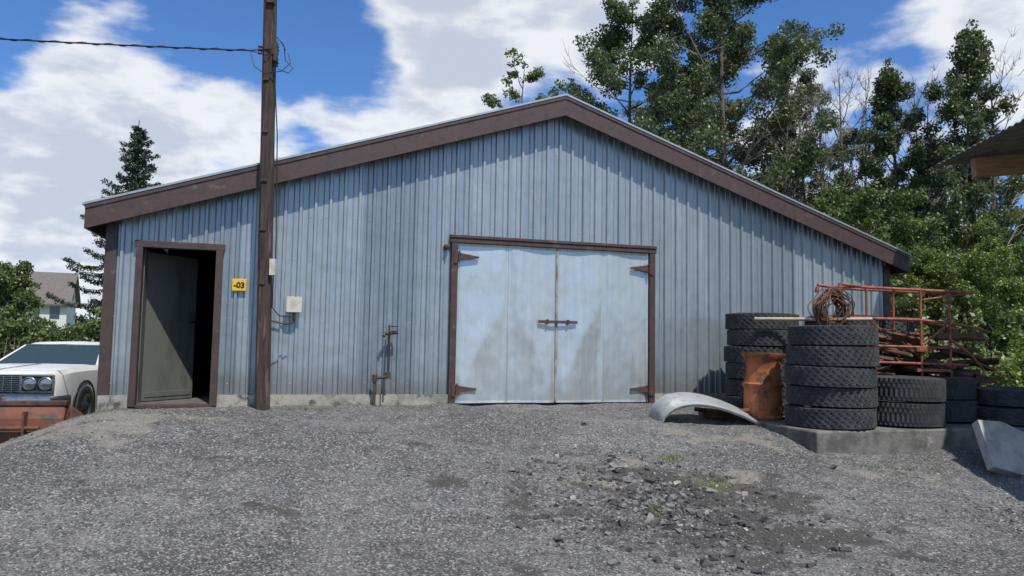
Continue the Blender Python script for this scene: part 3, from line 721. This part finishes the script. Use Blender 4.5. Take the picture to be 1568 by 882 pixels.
def tree(name,seed,H,cb,wid,nleaf,lsz,lm,shape='oval',bare=0.0,loc=(0,0,-.6),asc=.7,clr=.55,nprim=34):
    r=random.Random(seed); rng=np.random.default_rng(seed); mb=MB()
    ph=r.uniform(0,6)
    def tr(z): q=z/H; return Vector((.25*math.sin(q*3+ph)*H/12,.25*math.cos(q*2.3+ph)*H/12,z))
    n=12; tp=[tr(H*.97*i/n) for i in range(n+1)]; tr0=.022*H*.55
    mb.tube(tp,[max(.012,tr0*(1-.95*i/n)) for i in range(n+1)],8,0)
    C=[];RR=[]
    for k in range(nprim):
        q=(k+.5*r.random())/nprim; z=cb+(H*.95-cb)*q
        if shape=='oval': wd=wid*(math.sin(math.pi*(q*.82+.12))**.8)
        elif shape=='spire': wd=wid*(1-q)**.65*(.6+.5*min(1,q*4))
        else: wd=wid*(.5+.5*math.sin(math.pi*q))
        wd*=r.uniform(.5,1.25)
        a=k*2.4+r.uniform(-.5,.5); st_=tr(z); d=Vector((math.cos(a),math.sin(a),0))
        up=asc*wd*r.uniform(.6,1.3)
        path=[st_+d*wd*t_+Vector((0,0,up*(t_**1.4))) for t_ in (0,.25,.5,.75,1)]
        path=[p+Vector((r.uniform(-.1,.1),r.uniform(-.1,.1),r.uniform(-.08,.08)))*wd*.3*(i>0) for i,p in enumerate(path)]
        r0=max(.012,tr0*.42*(1-q*.8))
        isb=r.random()<bare
        mb.tube(path,[r0,r0*.8,r0*.55,r0*.35,r0*.15],5,1 if isb else 0,caps=False)
        for j in range(5):
            t_=r.uniform(.3,.999); i4=min(3,int(t_*4)); p0=path[i4].lerp(path[i4+1],t_*4-i4)
            dd=(d+Vector((r.uniform(-1,1),r.uniform(-1,1),r.uniform(-.1,.9)))).normalized()*wd*r.uniform(.2,.42)
            p1=p0+dd; mb.tube([p0,p0.lerp(p1,.5)+Vector((0,0,.04)),p1],[r0*.3,r0*.22,.006],3,1 if isb else 0,caps=False)
            if isb: 
                for _ in range(2):
                    p2=p1+Vector((r.uniform(-.3,.3),r.uniform(-.3,.3),r.uniform(.1,.5)))*.8; mb.tube([p0.lerp(p1,.6),p2],[.01,.004],3,1,caps=False)
                continue
            C.append(p1); RR.append(clr*r.uniform(.4,1.05))
            if r.random()<.7: C.append(p0.lerp(p1,.45)); RR.append(clr*r.uniform(.4,.75))
        if not isb: C.append(path[-1]); RR.append(clr*r.uniform(.5,.9))
    if bare<.5:
        for q in (.93,.98): C.append(tr(H*q)); RR.append(clr*.5)
    if C: addleaf(mb,leaves([tuple(c) for c in C],RR,nleaf,lsz,rng,.8),2)
    return mb.obj(name,[M_bark,M_bare,lm],None,loc=loc)
def inst(o,name,loc,rz,s,sz=None,data=None):
    n=o.copy(); n.name=name
    if data: n.data=data
    S.collection.objects.link(n); n.location=loc; n.rotation_euler=(0,0,rz); n.scale=(s,s,sz or s); return n
G=-.62
def PX(px,dist): return (px-784)/1132*dist
cA=tree('cottonwood_tree',11,17.5,3.5,3.5,88000,.062,L_pop,'oval',.05,(PX(1120,27),27,G),clr=.62,nprim=52)
cB=tree('cottonwood_tree',12,15.2,3,2.7,62000,.06,L_pop,'oval',.06,(PX(975,28),28,G),clr=.56,nprim=44)
cC=tree('poplar_tree',13,12.8,2.5,1.7,36000,.055,L_pops,'oval',.14,(PX(1232,29),29,G),clr=.42,nprim=40)
cD=tree('poplar_tree',14,12.4,1.2,1.75,52000,.055,L_pop,'spire',.1,(PX(1368,27),27,G),clr=.42,nprim=60,asc=1.1)
cE=tree('young_tree',15,6.6,.4,2.0,34000,.055,L_bush,'oval',.06,(PX(1290,24),24,G),clr=.46,nprim=34)
cE2=cE.data.copy(); cE2.materials[2]=L_weed
cD2=cD.data.copy(); cD2.materials[2]=L_pops
dead=tree('bare_tree',16,12.5,4,1.5,10,.06,L_pop,'oval',1.0,(PX(1300,28),28,G),clr=.3,nprim=30,asc=1.3)
sprig=tree('sparse_tree',17,13.4,9.3,1.9,2600,.07,L_bush,'oval',.25,(PX(800,30),30,G),clr=.36,nprim=9)
inst(cD,'poplar_tree',(PX(1492,25),25,G),2.1,.95,1.06)
inst(cD,'poplar_tree',(PX(1445,36),36,G),4.1,1.1,1.0,cD2)
inst(cC,'poplar_tree',(PX(1300,33),33,G),1.1,1.0,.9)
inst(cC,'poplar_tree',(PX(1190,35),35,G),3.1,1.0,1.0)
inst(cC,'poplar_tree',(PX(1550,31),31,G),5.1,1.0,.85)
inst(cB,'cottonwood_tree',(PX(1060,34),34,G),2.5,1.0,1.0)
for p_,d_,z_,s_ in ((1405,28,1,.95),(1515,25,2,.98),(1212,26,4,.95),(1325,30,3,1.05),(1440,30,5,1.05),(1270,27,6,.9)): inst(dead,'bare_tree',(PX(p_,d_),d_,G),z_,.9,s_)
for i,(p,dd,s_) in enumerate([(1240,23,.8),(1340,22,.68),(1405,25,.8),(1455,22,.68),(1520,21,.7),(1290,29,1.05),(1420,31,1.0),(1565,27,1.0),(1350,34,1.2),(1500,35,1.2)]):
    inst(cE,'young_tree',(PX(p,dd),dd,G),i*1.7,s_,s_*(.9+.1*(i%3)),cE2 if i in (2,4,7,3) else None)
def bushmass(name,x0,x1,y0,y1,h,n,lsz,lm,seed,ground_z=G,stems=60):
    r=random.Random(seed); rng=np.random.default_rng(seed); C=[];RR=[]
    area=abs(x1-x0)*abs(y1-y0)
    for i in range(max(30,int(area*2.2))):
        x=r.uniform(x0,x1); y=r.uniform(y0,y1); hh=h*(.75+.35*noise.noise(Vector((x*.35,y*.35,seed))))
        rad=r.uniform(.25,.5)
        for q in (.25,.55,.85): C.append((x,y,ground_z+hh*q)); RR.append(rad*(1.15-q*.35))
        if r.random()<.3: C.append((x,y,ground_z+hh*1.08)); RR.append(rad*.45)
    mb=MB(); addleaf(mb,leaves(C,RR,n,lsz,rng),0)
    for i in range(stems):
        x=r.uniform(x0,x1); y=r.uniform(y0,y1); mb.tube([(x,y,ground_z),(x+r.uniform(-.2,.2),y,ground_z+h*.6)],[.02,.006],4,1,caps=False)
    return mb.obj(name,[lm,M_bare])
bushmass('shrub_thicket',7.5,17,14.5,18,2.0,45000,.055,L_weed,31)
bushmass('shrub_thicket',8,19,18,21,3.0,40000,.07,L_bush,32)
bushmass('hedge',-24,-11.5,23,27,2.4,70000,.065,L_bush,33)
bushmass('weeds',-12.5,-9.0,17,22,1.0,12000,.05,L_weed,34)
lt=tree('garden_tree',19,4.5,.5,1.15,20000,.065,L_bush,'oval',0,(PX(8,32),32,G),clr=.42,nprim=26)
rng=np.random.default_rng(5); r=random.Random(5); C=[];RR=[]
for i in range(420):
    a=math.radians(r.uniform(-60,60)); dd=r.uniform(150,185); x=math.sin(a)*dd;y=math.cos(a)*dd; h=4.5+4*abs(noise.noise(Vector((x*.03,y*.03,0))))+r.random()*1.5
    for q in (.3,.6,.9): C.append((x,y,-1+h*q)); RR.append(2.4*(1.2-q*.5))
mb=MB(); addleaf(mb,leaves(C,RR,40000,.45,rng),0); mb.obj('distant_tree_line',[L_pop])
def spruce(name,seed,H,wid,loc):
    r=random.Random(seed); rng=np.random.default_rng(seed); mb=MB()
    mb.tube([(0,0,0),(0.05,0,H*.5),(0,0,H)],[.16,.1,.015],7,0); C=[];RR=[]
    nb=118
    for k in range(nb):
        q=k/nb; z=.8+(H-1.0)*q; wd=(wid*(1-q)**.75+.12)*r.uniform(.5,1.2); a=k*2.399+r.uniform(-.4,.4); d=Vector((math.cos(a),math.sin(a),0))
        p0=Vector((0,0,z)); path=[p0+d*wd*t_+Vector((0,0,(-.28*math.sin(t_*2.2)+.14*t_**3)*wd)) for t_ in (0,.25,.5,.75,1)]
        mb.tube(path,[.03*(1-q)+.01,.02,.015,.01,.005],4,0,caps=False)
        for t_ in np.linspace(.08,1,max(5,int(wd*7))):
            i=min(3,int(t_*4)); p=path[i].lerp(path[i+1],t_*4-i); wdt=.07+.3*wd*.35*(1.1-t_)*2
            for s_ in (-1,-.5,0,.5,1):
                pp_=p+Vector((-d.y,d.x,0))*s_*wdt*r.uniform(.6,1.2)+Vector((0,0,-.08*abs(s_)-.05)); C.append(tuple(pp_)); RR.append(.13*r.uniform(.7,1.3))
    addleaf(mb,leaves(C,RR,70000,.045,rng,.7),1)
    return mb.obj(name,[M_bark,L_spr],None,loc=loc)
spruce('spruce_tree',21,10.45,3.2,(PX(198,30),30,G))
# ------------------------------------------------------------------ far house
hs=empty('distant_house',(PX(60,88),88,G),math.radians(22))
mb=MB()
mb.box(-3.4,3.4,-3,3,0,5.7,0)
mb.add([(-3.4,-3,5.7),(-3.4,3,5.7),(-3.4,0,8.9),(3.4,-3,5.7),(3.4,3,5.7),(3.4,0,8.9)],[(0,2,1),(3,4,5)],0)
for s_ in (1,-1):
    vs=[(-3.9,s_*3.6,5.1),(3.9,s_*3.6,5.1),(3.9,0,9.0),(-3.9,0,9.0)]; vs+=[(x,y,z-.2) for x,y,z in vs]
    mb.add(vs,[(0,1,2,3),(4,5,6,7),(0,1,5,4),(1,2,6,5),(0,3,7,4)],1)
for x in (-2.2,.2,2.2): mb.box(x-.5,x+.5,-3.05,-2.99,3.4,4.9,2)
mb.box(3.39,3.45,-.8,.8,5.8,7.0,2)
mb.obj('walls_and_roof',[M_siding,M_shing,M_glass],hs)
r=random.Random(9); mb=MB()
for (cx,cy,rx,ry) in grn+[(4.2,8.28,.5,.04),(-4.9,9.2,.3,.1),(-2.6,9.75,.3,.05),(5.6,8.7,.5,.1),(-1.2,10.2,.8,.03)]:
    for i in range(150):
        x=r.gauss(cx,rx*.6); y=r.gauss(cy,ry*.7); z=gz(x,y); h=r.uniform(.015,.05); a=r.uniform(0,6.3); w=.004
        dx,dy=math.cos(a)*w,math.sin(a)*w; lx,ly=r.uniform(-.03,.03),r.uniform(-.03,.03)
        mb.add([(x-dx,y-dy,z),(x+dx,y+dy,z),(x+lx,y+ly,z+h)],[(0,1,2)])
mb.obj('grass_tufts',[L_weed])
print('DONE')
